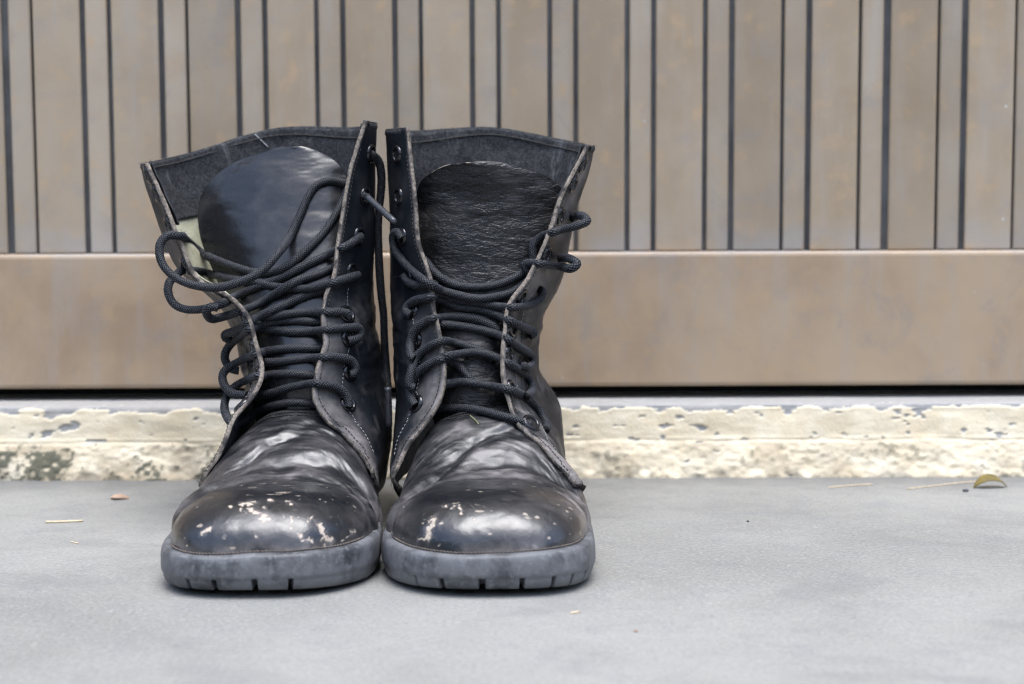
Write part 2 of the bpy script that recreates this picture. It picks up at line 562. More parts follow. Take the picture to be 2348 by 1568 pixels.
dirt = np.clip(dirt * (0.6 + 0.4 * left), 0, 1)
rough = (fbm(q, (120, 60, 1), 4, 77) - .45) * 0.009 * sstep(0.008, 0.0, arc) + (n_c - .5) * 0.0022 * low + (n_b - .5) * 0.003 - 0.0006 * peel - 0.0010 * np.exp(-(crack / 0.0008) ** 2)
G[..., 1] -= rough * (arc < 0.056)
G[..., 2] += rough * 0.4 * (arc >= 0.054) * (arc < 0.1)
st = grid('concrete_step', G, [M['step']], None, False, False, {'peel': peel, 'moss': moss, 'dirt': dirt})
tag(st, 'low concrete step with peeling cream paint and mossy foot below the metal gate', 'step')

# ------------------------------------------------------------------ gate
GATE_Y = 0.397                                    # face of the wide slats
gate = empty('metal_gate', (0, GATE_Y, STEP_H))
tag(gate, 'weathered brown metal gate of upright slats above a broad bottom rail', 'gate')
HALF, TOP = 2.2, 2.9
rail_z0, rail_z1 = 0.0660, 0.1725
def gpart(name, bm, m, smooth=False):
    return link(name, bm_mesh(name, bm, smooth), [M[m]], gate)
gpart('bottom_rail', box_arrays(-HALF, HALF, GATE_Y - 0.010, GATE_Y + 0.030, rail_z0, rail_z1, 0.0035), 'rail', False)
gpart('top_rail', box_arrays(-HALF, HALF, GATE_Y - 0.010, GATE_Y + 0.030, TOP, TOP + 0.08, 0.0035), 'rail')
gpart('back_sheet', box_arrays(-HALF, HALF, GATE_Y + 0.0125, GATE_Y + 0.0150, rail_z1 + 0.0002, TOP - 0.0002), 'gatedark')
gpart('gap_shade_strip', box_arrays(-HALF, HALF, GATE_Y + 0.0302, GATE_Y + 0.034, STEP_H + 0.0004, rail_z0 + 0.05), 'gapshade')  # added black strip, stands in for the dark under the gate
PER = 0.06115
GAPW = 0.0033
NARW = 0.0178
WIDW = PER - NARW - 2 * GAPW
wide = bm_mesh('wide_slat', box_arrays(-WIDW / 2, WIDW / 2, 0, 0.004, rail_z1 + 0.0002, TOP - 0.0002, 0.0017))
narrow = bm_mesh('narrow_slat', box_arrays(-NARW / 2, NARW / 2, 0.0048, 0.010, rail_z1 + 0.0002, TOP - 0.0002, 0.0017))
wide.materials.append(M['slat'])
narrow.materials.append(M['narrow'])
x0 = P(1113, 300, GATE_Y)[0]                      # centre of the narrow slat between the boots
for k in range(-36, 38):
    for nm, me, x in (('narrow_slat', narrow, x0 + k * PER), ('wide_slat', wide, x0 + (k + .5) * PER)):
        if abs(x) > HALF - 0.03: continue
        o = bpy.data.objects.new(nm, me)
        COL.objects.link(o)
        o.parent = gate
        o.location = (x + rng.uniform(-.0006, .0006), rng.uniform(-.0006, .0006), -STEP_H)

# ------------------------------------------------------------------ boots
LACE_R = 0.00265

def make_boot(spec):
    side = spec['side']                            # -1: outer side is at the left of the picture, +1: at the right
    cx = spec['cx']
    root = empty('combat_boot', (cx, 0.12, 0.0))
    tag(root, spec['label'], 'boot', 'pair of black combat boots')
    TIP = spec.get('tip', -0.030)
    HEEL = 0.305
    sd = spec['seed']

    # ---- plan outline of the sole: half widths on the left and right of the middle line
    ys = np.array([0.0, 0.045, 0.09, 0.125, 0.16, 0.20, 0.245, 0.28, 0.33]) + TIP
    wo = np.array([.0600, .0605, .0605, .0575, .0500, .0420, .0395, .0390, .0380])
    wi = np.array([.0612, .0616, .0595, .0540, .0450, .0390, .0380, .0380, .0370])
    def half(Y, outer, inset=0.0):
        n = 3.1 if outer else 2.4
        L = 0.068 if outer else 0.078
        t = np.clip((Y - TIP - inset) / (L - inset * .3), 0, 1)
        w = np.interp(Y, ys, wo if outer else wi) - inset
        f = (1 - (1 - t) ** n) ** (1 / n)
        te = np.clip((HEEL - inset - Y) / 0.040, 0, 1)
        return w * f * (1 - (1 - te) ** 2.4) ** (1 / 2.4)
    lo, ro = (True, False) if side < 0 else (False, True)

    # ---- outsole
    nring = 2400
    def outline(inset, n=nring):
        a = np.linspace(0, np.pi, 500)
        Y = TIP + inset + (HEEL - TIP - 2 * inset) * (1 - np.cos(a)) / 2
        r_ = np.stack([cx + half(Y, ro, inset), Y], 1)
        l_ = np.stack([cx - half(Y, lo, inset), Y], 1)
        c = np.vstack([r_, l_[::-1][1:-1], r_[:1]])
        s = np.concatenate([[0], np.cumsum(np.linalg.norm(np.diff(c, axis=0), axis=1))])
        q = np.linspace(0, s[-1], n, endpoint=False)
        return np.stack([np.interp(q, s, c[:, 0]), np.interp(q, s, c[:, 1])], 1)
    O = outline(0.0)
    tang = np.roll(O, -1, 0) - np.roll(O, 1, 0)
    tang /= np.linalg.norm(tang, axis=1, keepdims=True)
    inn = np.stack([-tang[:, 1], tang[:, 0]], 1)   # towards the inside
    for _ in range(60):                            # soften the inward normals round the corners
        inn = (np.roll(inn, 1, 0) + inn * 2 + np.roll(inn, -1, 0)) / 4
    inn /= np.linalg.norm(inn, axis=1, keepdims=True)
    cen = np.array([[cx, 0.13]])
    if ((cen - O) * inn).sum() < 0: inn = -inn
    zb = 0.0046 * np.clip((0.055 - O[:, 1]) / 0.085, 0, 1) ** 1.7
    arch = 0.011 * sstep(0.150, 0.158, O[:, 1]) * sstep(0.222, 0.214, O[:, 1])
    zb = zb + arch
    pq = np.stack([O[:, 0], O[:, 1], 0 * O[:, 0]], 1)
    zt = 0.0238 + 0.0016 * (fbm(pq, 24, 2, sd) - .5) * 2 + spec['lip'](O[:, 0] - cx) + 0.004 * sstep(.2, .3, O[:, 1])
    notch = np.zeros(len(O))
    ang = []
    for px, w in spec['notches']:
        j = np.argmin([abs(proj((O[i, 0], O[i, 1], zb[i]))[0] - px) + (1e6 if O[i, 1] > 0.055 else 0) for i in range(len(O))])
        dd = np.linalg.norm(O - O[j], axis=1)
        notch = np.maximum(notch, sstep(w * .5 + 0.0005, w * .5 - 0.0003, dd))
    for yk in np.arange(0.062, 0.30, 0.0145):      # lugs along the sides
        notch = np.maximum(notch, sstep(0.0030, 0.0022, np.abs(O[:, 1] - yk)) * (O[:, 1] > 0.055))
    lay = []
    hgt = zt - zb
    for f, ins, dn in ((0.0, 0.030, 1), (0.0, 0.008, 1), (0.0, 0.0042, 1), (0.06, 0.0026, 1), (0.16, 0.0014, 1), (0.25, 0.0008, .9), (0.31, 0.0006, .6), (0.345, 0.0001, 0.0), (0.40, -0.0003, 0), (0.48, -0.0004, 0), (0.62, -0.0004, 0), (0.78, -0.0003, 0), (0.90, 0.0002, 0), (0.965, 0.0010, 0), (1.0, 0.0026, 0), (1.0, 0.0050, 0), (0.95, 0.0072, 0), (0.90, 0.012, 0)):
        i_ = ins + notch * dn * 0.009 * (1 if ins < 0.02 else 0)
        jit = (fbm(np.stack([O[:, 0], O[:, 1], zb + hgt * f], 1), 90, 3, sd + 3) - .5) * 0.0010
        xy = O + inn * (i_ + jit)[:, None]
        lay.append(np.concatenate([xy, (zb + hgt * f + notch * (0.0012 if (f == 0 and dn) else 0))[:, None]], 1))
    S = np.array(lay)
    F = grid_faces(len(S), nring, False, True)
    F.append(tuple(range(nring))[::-1])
    F = [f[::-1] for f in F]
    mesh('outsole', S.reshape(-1, 3), F, [M['rubber']], root)
    # welt thread along the front of the lip
    ths = []
    for i in range(0, nring, 7):
        if O[i, 1] < 0.07:
            a = O[i] + inn[i] * 0.0056
            t_ = tang[i] * 0.0011
            ths.append([(a[0] - t_[0], a[1] - t_[1], zt[i] + 0.0003), (a[0], a[1], zt[i] + 0.0009), (a[0] + t_[0], a[1] + t_[1], zt[i] + 0.0003)])
    w_ = tubes_mesh('welt_stitching', ths, 0.00042, [M['welt']], root, 5)
    w_['kind'] = 'stuff'

    # ---- vamp (toe and instep)
    nY, nT = 330, 330
    a = np.linspace(0, 1, nY)
    Ys = TIP + 0.0075 + (0.205 - TIP - 0.0075) * a ** 1.55
    hy = np.array([-0.018, 0.0, 0.02, 0.040, 0.056, 0.066, 0.078, 0.092, 0.108, 0.122, 0.138, 0.155, 0.175, 0.22])
    hz = np.array([.0500, .0500, .0500, .0497, .0500, .0512, .0555, .0630, .0710, .0770, .0822, .0850, .0860, .0860])
    z0 = 0.0205
    tt = np.clip((Ys - Ys[0]) / 0.052, 0, 1)
    H = (cspline(hy, hz, Ys) - z0) * (1 - (1 - tt) ** 2.5) ** (1 / 2.5)
    th = np.linspace(0, np.pi, nT)
    co, si = np.cos(th), np.sin(th)
    G = np.zeros((nY, nT, 3))
    e = np.interp(Ys, [0.0, 0.05, 0.085, 0.12, 0.15, 0.2], [0.78, 0.78, 0.70, 0.62, 0.7, 0.9])
    narrowing = np.interp(Ys, [0.07, 0.10, 0.125, 0.15, 0.2], [0, 0.0005, 0.0015, 0.006, 0.012])
    for j, Y in enumerate(Ys):
        ex_ = float(np.interp(Y, [0.0, 0.05, 0.09, 0.13, 0.165], [0, 0.0035, 0.0055, 0.0075, 0.0]))
        eo_ = float(np.interp(Y, [0.0, 0.05, 0.08, 0.10, 0.125, 0.165], [0, 0.0035, 0.0030, -0.0025, -0.0055, -0.002]))
        wr = max(float(half(Y, ro, 0.0055)) - narrowing[j] + (eo_ if ro else ex_), 0)
        wl_ = max(float(half(Y, lo, 0.0055)) - narrowing[j] + (eo_ if lo else ex_), 0)
        w = np.where(co > 0, wr, wl_)
        G[j, :, 0] = cx + w * np.sign(co) * np.abs(co) ** e[j]
        G[j, :, 1] = Y
        G[j, :, 2] = z0 + H[j] * np.abs(si) ** (e[j] * 0.98)
    xl = (G[..., 0] - cx) / 0.054
    N = gnormals(G)
    if N[nY // 2, nT // 2, 2] < 0: N = -N
    Yg = G[..., 1]
    wn_ = (fbm(G, 26, 3, sd + 1) - .5)
    qc = Yg + 0.036 * np.abs(xl) ** 2.3 + 0.006 * wn_ * 2
    disp = np.zeros(Yg.shape)
    fade = sstep(0.15, 0.12, Yg)
    def fold(c, w, amp, x_lo=-9, x_hi=9, warp=0.010, s=0):
        qq = Yg + 0.030 * np.abs(xl - 0.1 * s) ** 2.2 + warp * (fbm(G, 22, 2, sd + 50 + s) - .5) * 2
        m = sstep(x_lo - .25, x_lo + .25, xl) * sstep(x_hi + .25, x_hi - .25, xl)
        return amp * np.exp(-((qq - c) / w) ** 2) * m
    disp += fold(0.0590, 0.0036, -0.0009, s=1) + fold(0.0680, 0.0055, 0.0013, s=1)
    disp += fold(0.0790, 0.0055, -0.0018, s=2) + fold(0.0910, 0.0075, 0.0020, s=3) + fold(0.1050, 0.0060, -0.0015, s=5)
    disp += spec['folds'](fold)
    disp += (fbm(G, 34, 3, sd + 7) - .5) * 0.0052 * sstep(0.05, 0.085, qc) * fade
    disp += (fbm(G, 45, 3, sd + 8) - .5) * 0.0016 + (fbm(G, 170, 3, sd + 9) - .5) * 0.00030
    disp += ((fbm(G, 95, 4, sd + 10) - .5) * 0.0012 + (fbm(np.stack([G[..., 0] * 50, qc * 260, G[..., 2] * 50], -1), 1.0, 3, sd + 12) - .5) * 0.0010) * sstep(0.055, 0.070, qc) * fade
    disp += 0.0010 * sstep(0.137, 0.134, Yg) - 0.001      # stitched edge at the throat
    G2 = G + N * disp[..., None]
    # dirt and wear
    base_h = (G[..., 2] - z0)
    ridge = np.clip(disp / 0.0016, 0, 1)
    toe = sstep(0.058, 0.048, qc)
    d1 = fbm(G, (36, 60, 60), 5, sd + 11)
    d2 = fbm(G, (90, 190, 120), 4, sd + 13)
    streak = fbm(np.stack([G[..., 0] * 30, qc * 420, G[..., 2] * 0], -1), 1.0, 4, sd + 15)
    dust = 0.62 * sstep(0.44, 0.74, 0.68 * d1 + 0.32 * streak) * (1 - toe) * sstep(0.15, 0.10, Yg) ** .5
    dust += 0.30 * ridge * sstep(0.35, 0.6, d2) * (1 - toe)
    dust += 0.55 * np.exp(-((qc - 0.065) / 0.0040) ** 2) * sstep(0.30, 0.6, d1)
    dust += 1.1 * sstep(0.011, 0.000, base_h) * sstep(.25, .55, d2)
    dust += toe * 0.15 * sstep(0.55, 0.78, d1) + toe * 0.45 * sstep(0.62, 1.0, np.abs(xl)) * sstep(.35, .6, d1)
    dust += 0.5 * sstep(0.75, 1.0, np.abs(xl)) * sstep(.3, .6, d2) * sstep(0.03, 0.06, Yg)
    scr = sstep(0.72, 0.78, fbm(np.stack([G[..., 0] * 700 + G[..., 1] * 500, G[..., 1] * 110 - G[..., 0] * 60, G[..., 2] * 90], -1), 1.0, 4, sd + 19))
    dust = dust * 0.78 * (0.35 + 0.9 * sstep(.42, .62, fbm(G, (42, 42, 42), 3, sd + 29))) + 0.16 * scr
    dust = np.clip(dust, 0, 0.9)
    bv = BVHTree.FromPolygons([tuple(v) for v in G2.reshape(-1, 3)], grid_faces(nY, nT), epsilon=0.0)
    chip = np.zeros(Yg.shape)
    halo = np.zeros(Yg.shape)
    warp = np.stack([fbm(G, 260, 3, sd + 61 + k) - .5 for k in range(3)], -1) * 0.0030
    Gw = G2 + warp
    brk = fbm(G, 520, 4, sd + 71)
    for (xa, ya, xb, yb, r_) in spec['chips']:
        pa, pb = [bv.ray_cast(Vector(CAM_O), Vector(ray(*u)))[0] for u in ((xa, ya), (xb, yb))]
        if pa is None or pb is None: continue
        pa, pb = np.array(pa), np.array(pb)
        ab = pb - pa
        tq = np.clip(((Gw - pa) @ ab) / (ab @ ab + 1e-12), 0, 1)
        dd = np.linalg.norm(Gw - pa - tq[..., None] * ab, axis=-1)
        rr = r_ * 0.9 / 4100
        chip = np.maximum(chip, sstep(rr * 1.1, rr * 0.35, dd + (brk - .5) * rr * 4.0) * 0.8)
        halo = np.maximum(halo, sstep(rr * 3.2, rr * 0.8, dd) * sstep(.40, .62, brk * .5 + d1 * .5))
    fine = sstep(0.76, 0.80, fbm(G, (160, 420, 300), 3, sd + 81)) * toe * 0.45
    chip = np.clip(np.maximum(chip, fine), 0, 1)
    dust = np.clip(dust + 0.42 * halo, 0, .9)
    vamp = grid('vamp', G2, [M['vamp']], root, True, False, {'dust': dust, 'chip': chip, 'matte': sstep(0.050, 0.062, qc)})
    # two rows of thread round the throat
    rows = []
    for Yt in (0.1265, 0.1300):
        j = np.argmin(np.abs(Ys - Yt))
        c = G2[j] + N[j] * 0.0003
        for i in range(int(nT * .12), int(nT * .88), 3):
            rows.append([c[i], c[i + 1] + N[j][i] * 0.0003, c[i + 2]])
    s_ = tubes_mesh('throat_stitching', rows, 0.00032, [M['darkthread']], root, 5)
    s_['kind'] = 'stuff'

    # ---- quarters: one sheet from the left front edge round the heel to the right front edge
    rowsP = []
    def edge_pt(e, k):
        px, py, Y = e
        p = P(px, py, Y)
        if k <= 6:                                  # the low rows rest on the vamp
            h = bv.ray_cast(Vector(CAM_O), Vector(ray(px, py)))
            if h[0] is not None:
                Y = min(Y, h[0].y - spec['lift'].get((e is None, k), 0.003))
                p = P(px, py, Y)
        return p
    zB = [.022, .040, .055, .068, .081, .094, .105, .118, .132, .148, .164, .185, .208, .228, .246, .2645]
    yB = [.299, .302, .303, .303, .302, .299, .295, .290, .285, .280, .277, .275, .275, .276, .277, .279]
    for k in range(16):
        if k == 0:
            EL = np.array([cx + spec['foot'][0], 0.120, 0.0215])
            ER = np.array([cx + spec['foot'][1], 0.120, 0.0215])
        else:
            EL = edge_pt(spec['EL'][k - 1], k)
            ER = edge_pt(spec['ER'][k - 1], k)
        yS = 0.200 if k > 5 else 0.215
        wz = .6 if k < 10 else (.8 if k < 12 else .95)
        SL = np.array([spec['SL'][k], yS, EL[2] * wz + zB[k] * (1 - wz)])
        SR = np.array([spec['SR'][k], yS, ER[2] * wz + zB[k] * (1 - wz)])
        B = np.array([SL[0] * .5 + SR[0] * .5, yB[k], zB[k]])
        def corner(Sx):
            cw = spec.get('corner_w', .62) if (Sx[0] < B[0]) == (side < 0) and k > 9 else .62
            return np.array([B[0] + (Sx[0] - B[0]) * .74, Sx[1] + (B[1] - Sx[1]) * .70, Sx[2] * cw + B[2] * (1 - cw)])
        def mid(E, Sx, b):
            fx, fy = b
            return np.array([E[0] + (Sx[0] - E[0]) * fx, E[1] + (Sx[1] - E[1]) * fy, E[2] * .55 + Sx[2] * .45])
        bl, br = spec['bulge'](k)
        rowsP.append([EL, mid(EL, SL, bl), SL, corner(SL), B, corner(SR), SR, mid(ER, SR, br), ER])
    rowsP = np.array(rowsP)
    nV, nU = 190, 240
    ctrl = cspline(np.arange(16), rowsP, np.linspace(0, 15, nV))
    Q = np.array([crom(c, nU, 0.6) for c in ctrl])
    flatQ = Q.reshape(-1, 3)
    sgn = None
    for _it in range(2):
        for i_ in np.nonzero((flatQ[:, 1] < 0.175) & (flatQ[:, 2] < 0.105))[0]:
            h = bv.find_nearest(Vector(flatQ[i_]), 0.02)
            if h[0] is None: continue
            n_ = np.array(h[1])
            hub = np.array([cx, float(np.clip(h[0].y, 0.05, 0.15)), 0.035])
            if np.dot(n_, np.array(h[0]) - hub) < 0: n_ = -n_
            d_ = np.dot(flatQ[i_] - np.array(h[0]), n_)
            if d_ < 0.0034: flatQ[i_] = np.array(h[0]) + n_ * 0.0034
        Q = flatQ.reshape(Q.shape)
        for _k in range(4):
            j1 = int(nV * 1.7 / 15)
            Q[j1:-1, [0, -1]] = Q[j1:-1, [0, -1]] * .5 + (Q[j1 - 1:-2, [0, -1]] + Q[j1 + 1:, [0, -1]]) * .25
            Q[1:-1, 1:-1] = Q[1:-1, 1:-1] * .5 + (Q[:-2, 1:-1] + Q[2:, 1:-1] + Q[1:-1, :-2] + Q[1:-1, 2:]) * .125
        flatQ = Q.reshape(-1, 3)
    QN = gnormals(Q)
    ctr = Q.mean(axis=1, keepdims=True)
    if ((Q - ctr) * QN).sum() < 0: QN = -QN
    vv = np.linspace(0, 15, nV)[:, None] * np.ones((1, nU))
    seg = np.linalg.norm(np.diff(Q, axis=1), axis=2)
    sL = np.concatenate([np.zeros((nV, 1)), np.cumsum(seg, 1)], 1)
    sR = sL[:, -1:] - sL
    sE = np.minimum(sL, sR)
    qd = (fbm(Q, 30, 3, sd + 90) - .5) * 0.0022 + (fbm(Q, (30, 30, 110), 3, sd + 91) - .5) * 0.0040 * np.exp(-((Q[..., 2] - .125) / .035) ** 2) * sstep(.012, .03, sE)
    qd += (fbm(Q, 200, 3, sd + 92) - .5) * 0.0008 * sstep(.004, .0, sE)
    # edge line slightly uneven
    Q = Q + QN * qd[..., None]
    lowq = sstep(11.5, 7.5, vv)
    q1 = fbm(Q, 45, 5, sd + 93)
    qdust = 0.52 * lowq * sstep(0.024, 0.006, sE) * sstep(.30, .62, q1) + 0.30 * sstep(.5, .75, fbm(Q, 90, 4, sd + 94)) * lowq
    qdust += 0.5 * sstep(0.0035, 0.0, sE) * sstep(.35, .6, q1) + 0.10 * sstep(.5, .75, q1)
    qdust += spec['outer_dust'] * sstep(0.05, 0.02, sL if side < 0 else sR) * sstep(.3, .6, q1)
    qdust = np.clip(qdust, 0, .85)
    qo = grid('quarter', Q, [M['quarter'], M['suede'], M['edge']], root, True, False, {'dust': qdust, 'chip': 0 * qdust})
    md = qo.modifiers.new('thickness', 'SOLIDIFY')
    md.thickness, md.offset = 0.0026, -1.0
    md.material_offset, md.material_offset_rim = 1, 2
    md.use_even_offset = False
    # linings inside the shaft
    def lining(name, v0, v1, off, mat, wave=0.0):
        j0, j1 = int(v0 / 15 * (nV - 1)), int(v1 / 15 * (nV - 1))
        i0 = int(nU * (.050 if name == 'lining' else .022))
        L = Q[j0:j1 + 1, i0:nU - i0] - QN[j0:j1 + 1, i0:nU - i0] * off
        L = L - QN[j0:j1 + 1, i0:nU - i0] * (((fbm(L, 60, 3, sd + 95) - .5) * wave)[..., None])
        o = grid(name, L, [mat], root)
        m_ = o.modifiers.new('thickness', 'SOLIDIFY')
        m_.thickness, m_.offset = 0.0009, 0.0
    lining('lining', 6.0, 12.9, 0.0042, M['canvas'], 0.002)
    lining('collar_lining', 12.4, 14.93, 0.0052, M['suede'], 0.0030)
    # folded binding along the collar
    jt = nV - 1
    rim = Q[jt, 4:nU - 4] - QN[jt, 4:nU - 4] * 0.0014
    rim = rim - np.array([0, 0, 1]) * 0.0012
    pr = 1 + 0.12 * (fbm(rim * 1.0, 220, 3, sd)[:, None] - .5)
    T, Nn, Bb = frames(rim)
    Gb = []
    tha = np.linspace(0, 2 * np.pi, 10, endpoint=False)
    for i in range(len(rim)):
        n_ = QN[jt, i + 4]
        up = np.cross(T[i], n_)
        up = up / np.linalg.norm(up)
        if up[2] < 0: up = -up
        Gb.append([rim[i] + n_ * 0.0019 * np.cos(a_) * pr[i, 0] + up * 0.0024 * (np.sin(a_) - 0.55) * pr[i, 0] for a_ in tha])
    bo = grid('collar_binding', np.array(Gb), [M['suede']], root, False, True)
    js = int(nV - 1 - 0.0048 / np.mean(np.linalg.norm(np.diff(Q[-12:, nU // 2], axis=0), axis=1)))
    seam = Q[js, 8:nU - 8] - QN[js, 8:nU - 8] * 0.0060
    cs = tubes_mesh('collar_stitching', [seam[k:k + 4] for k in range(0, len(seam) - 4, 3)], 0.00045, [M['darkthread']], root, 5)
    cs['kind'] = 'stuff'
    # thread rows on the quarters
    def stitch_row(dist, v0, v1, fromleft):
        out = []
        s_ = sL if fromleft else sR
        for j in range(int(v0 / 15 * (nV - 1)), int(v1 / 15 * (nV - 1))):
            i = int(np.argmin(np.abs(s_[j] - dist(vv[j, 0]) if callable(dist) else np.abs(s_[j] - dist))))
            out.append((Q[j, i] + QN[j, i] * 0.0003, QN[j, i]))
        c = crom([o[0] for o in out], max(8, int(sum(np.linalg.norm(np.array(out[k + 1][0]) - np.array(out[k][0])) for k in range(len(out) - 1)) / 0.0009)))
        n_ = np.array([out[min(len(out) - 1, int(k / len(c) * len(out)))][1] for k in range(len(c))])
        r_ = []
        for k in range(0, len(c) - 3, 3):
            r_.append([c[k], c[k + 1] + n_[k] * 0.0003, c[k + 2]])
        return r_
    st_rows, ed_rows = [], []
    for fl in (True, False):
        st_rows += stitch_row(0.0215, 2.2, 10.5, fl)
        ed_rows += stitch_row(0.0030, 2.0, 14.6, fl)
    s_ = tubes_mesh('quarter_stitching', st_rows, 0.00022, [M['thread']], root, 5)
    s_['kind'] = 'stuff'
    s_ = tubes_mesh('edge_stitching', ed_rows, 0.00025, [M['darkthread']], root, 5)
    s_['kind'] = 'stuff'

    # ---- tongue
    tr = []
    for (y, xL, xR, Y, bow) in spec['tongue']:
        rowp = []
        for f in (0, .2, .5, .8, 1):
            dY = bow * (2 * abs(f - spec['tongue_mid'])) ** 2
            rowp.append(P(xL + (xR - xL) * f, y, Y + dY))
        tr.append(rowp)
    tr = np.array(tr)
    nTv, nTu = 150, 110
    tq = np.linspace(0, len(tr) - 1, nTv)
    tc = cspline(np.arange(len(tr)), tr, tq)
    TG = np.array([crom(c, nTu, 0.6) for c in tc])
    TN = gnormals(TG)
    if TN[nTv // 2, nTu // 2, 1] > 0: TN = -TN
    td = (fbm(TG, 20, 2, sd + 101) - .5) * spec['tongue_wave'] + (fbm(TG, (60, 60, 170), 4, sd + 102) - .5) * spec['tongue_crumple']
    TG = TG + TN * td[..., None]
    tdu = np.clip(0.12 * sstep(.45, .75, fbm(TG, 50, 4, sd + 103)), 0, 1)
    to = grid('tongue', TG, [M[spec['tongue_mat']], M[spec['tongue_mat']], M['edge']], root, False, False, {'dust': tdu, 'chip': 0 * tdu})
    m_ = to.modifiers.new('thickness', 'SOLIDIFY')
    m_.thickness, m_.offset = 0.0016, 0.0
    m_.material_offset_rim = 2

    # ---- eyelets on both flaps
    bq = BVHTree.FromPolygons([tuple(v) for v in Q.reshape(-1, 3)], grid_faces(nV, nU))
    bt = BVHTree.FromPolygons([tuple(v) for v in TG.reshape(-1, 3)], grid_faces(nTv, nTu))
    ring = []
    for rr, hh in ((0.0030, -0.0022), (0.0031, 0.0004), (0.0036, 0.0011), (0.0044, 0.0013), (0.0052, 0.0009), (0.0057, 0.0002), (0.0058, -0.0003)):
        ring.append([(rr * math.cos(a_), rr * math.sin(a_), hh) for a_ in np.linspace(0, 2 * math.pi, 28, endpoint=False)])
    eye_me = None
    hole_me = None
    for j, i in spec['eyelet_cells'](Q, sL, sR, vv, nV, nU):
        n_ = Vector(QN[j, i])
        p_ = Vector(Q[j, i]) + n_ * 0.0003
        rot = n_.to_track_quat('Z', 'Y')
        if eye_me is None:
            RG = np.array(ring)
            eye_me = bpy.data.meshes.new('eyelet')
            eye_me.from_pydata([tuple(v) for v in RG.reshape(-1, 3)], [], grid_faces(len(ring), 28, True, True))
            eye_me.polygons.foreach_set('use_smooth', [True] * len(eye_me.polygons))
            eye_me.materials.append(M['enamel'])
            hole_me = bpy.data.meshes.new('eyelet_hole_shade')  # flat black disc stands in for the shade inside the eyelet
            hole_me.from_pydata([(0.0031 * math.cos(a_), 0.0031 * math.sin(a_), 0.0001) for a_ in np.linspace(0, 2 * math.pi, 20, endpoint=False)], [], [tuple(range(20))])
            hole_me.materials.append(M['hole'])
        eo = bpy.data.objects.new('eyelet', eye_me)
        COL.objects.link(eo)
        eo.parent = root
        eo.location = p_ - world_loc(root)
        eo.rotation_mode = 'QUATERNION'
        eo.rotation_quaternion = rot
        eo.scale = (1.1, 1.1, 1.1)
        ho = bpy.data.objects.new('eyelet_hole_shade', hole_me)
        COL.objects.link(ho)
        ho.parent = eo

    # ---- laces
    bvh = {'q': bq, 't': bt, 'v': bv}
    done = []
    def hit(d, keys):
        best = None
        for k in keys:
            h = bvh[k].ray_cast(Vector(CAM_O), Vector(d))
            if h[0] is not None:
                sl = max(0.42, abs(np.dot(np.array(h[1]), d)))
                t_ = h[3] - LACE_R * 0.95 / sl
                if best is None or t_ < best: best = t_
        return best
    def strand(pts, over=0.0):
        global_keys = {'f': 'qtv', 'b': 'tv'}
        ctrlp = []
        for p in pts:
            px, py = p[:2]
            mode = p[2] if len(p) > 2 else 'f'
            ex = p[3] if len(p) > 3 else 0.0
            d = ray(px, py)
            if isinstance(mode, (int, float)):       # an explicit distance
                t_ = np.linalg.norm(P(px, py, mode) - CAM_O)
            else:
                t_ = hit(d, global_keys[mode])
            ctrlp.append([px, py, np.nan if t_ is None else t_ - ex, 0.0 if mode == 'f' else 1.0])
        c = np.array(ctrlp)
        ok = ~np.isnan(c[:, 2])
        c[:, 2] = np.interp(np.arange(len(c)), np.arange(len(c))[ok], c[ok, 2])
        c3 = np.array([CAM_O + ray(a_[0], a_[1]) * a_[2] for a_ in c])
        L = sum(np.linalg.norm(np.diff(c3, axis=0), axis=1))
        n = max(12, int(L / 0.0007))
        mid4 = crom(np.hstack([c3, c[:, 3:4] * 0.001]), n, 0.5)
        C = mid4[:, :3]
        behind = mid4[:, 3] / 0.001 > 0.35
        D = C - CAM_O
        t = np.linalg.norm(D, axis=1)
        D = D / t[:, None]
        lim = np.full(n, 9.0)
        for i in range(0, n, 2):
            h = hit(D[i], 'tv' if behind[i] else 'qtv')
            if h is not None: lim[i] = h
            if i + 1 < n: lim[i + 1] = lim[i]
        for prev in done:
            for i in range(0, n, 2):
                rel = prev - CAM_O
                al = rel @ D[i]
                lat2 = (rel * rel).sum(1) - al * al
                m = (lat2 < (2 * LACE_R) ** 2) & (np.abs(al - t[i]) < 0.02)
                if m.any() and not behind[i]:
                    l_ = (al[m] - np.sqrt((2 * LACE_R * .92) ** 2 - np.minimum(lat2[m], (2 * LACE_R * .91) ** 2))).min()
                    lim[i] = min(lim[i], l_)
                    if i + 1 < n: lim[i + 1] = min(lim[i + 1], l_)
        t = np.minimum(t, lim)
        ker = np.exp(-np.linspace(-2, 2, 21) ** 2)
        ker /= ker.sum()
        for _ in range(3):
            tp = np.concatenate([np.full(10, t[0]), t, np.full(10, t[-1])])
            t = np.minimum(np.convolve(tp, ker, 'valid'), np.where(behind, 9, lim + 0.0006))
        tp = np.concatenate([np.full(10, t[0]), t, np.full(10, t[-1])])
        t = np.convolve(tp, ker, 'valid')
        C = CAM_O + D * t[:, None]
        for k in range(3):
            C[1:-1] = (C[:-2] + 2 * C[1:-1] + C[2:]) / 4
        done.append(C[::2].copy())
        return C
    V, Fc, BR = [], [], []
    ns = 28
    strands = []
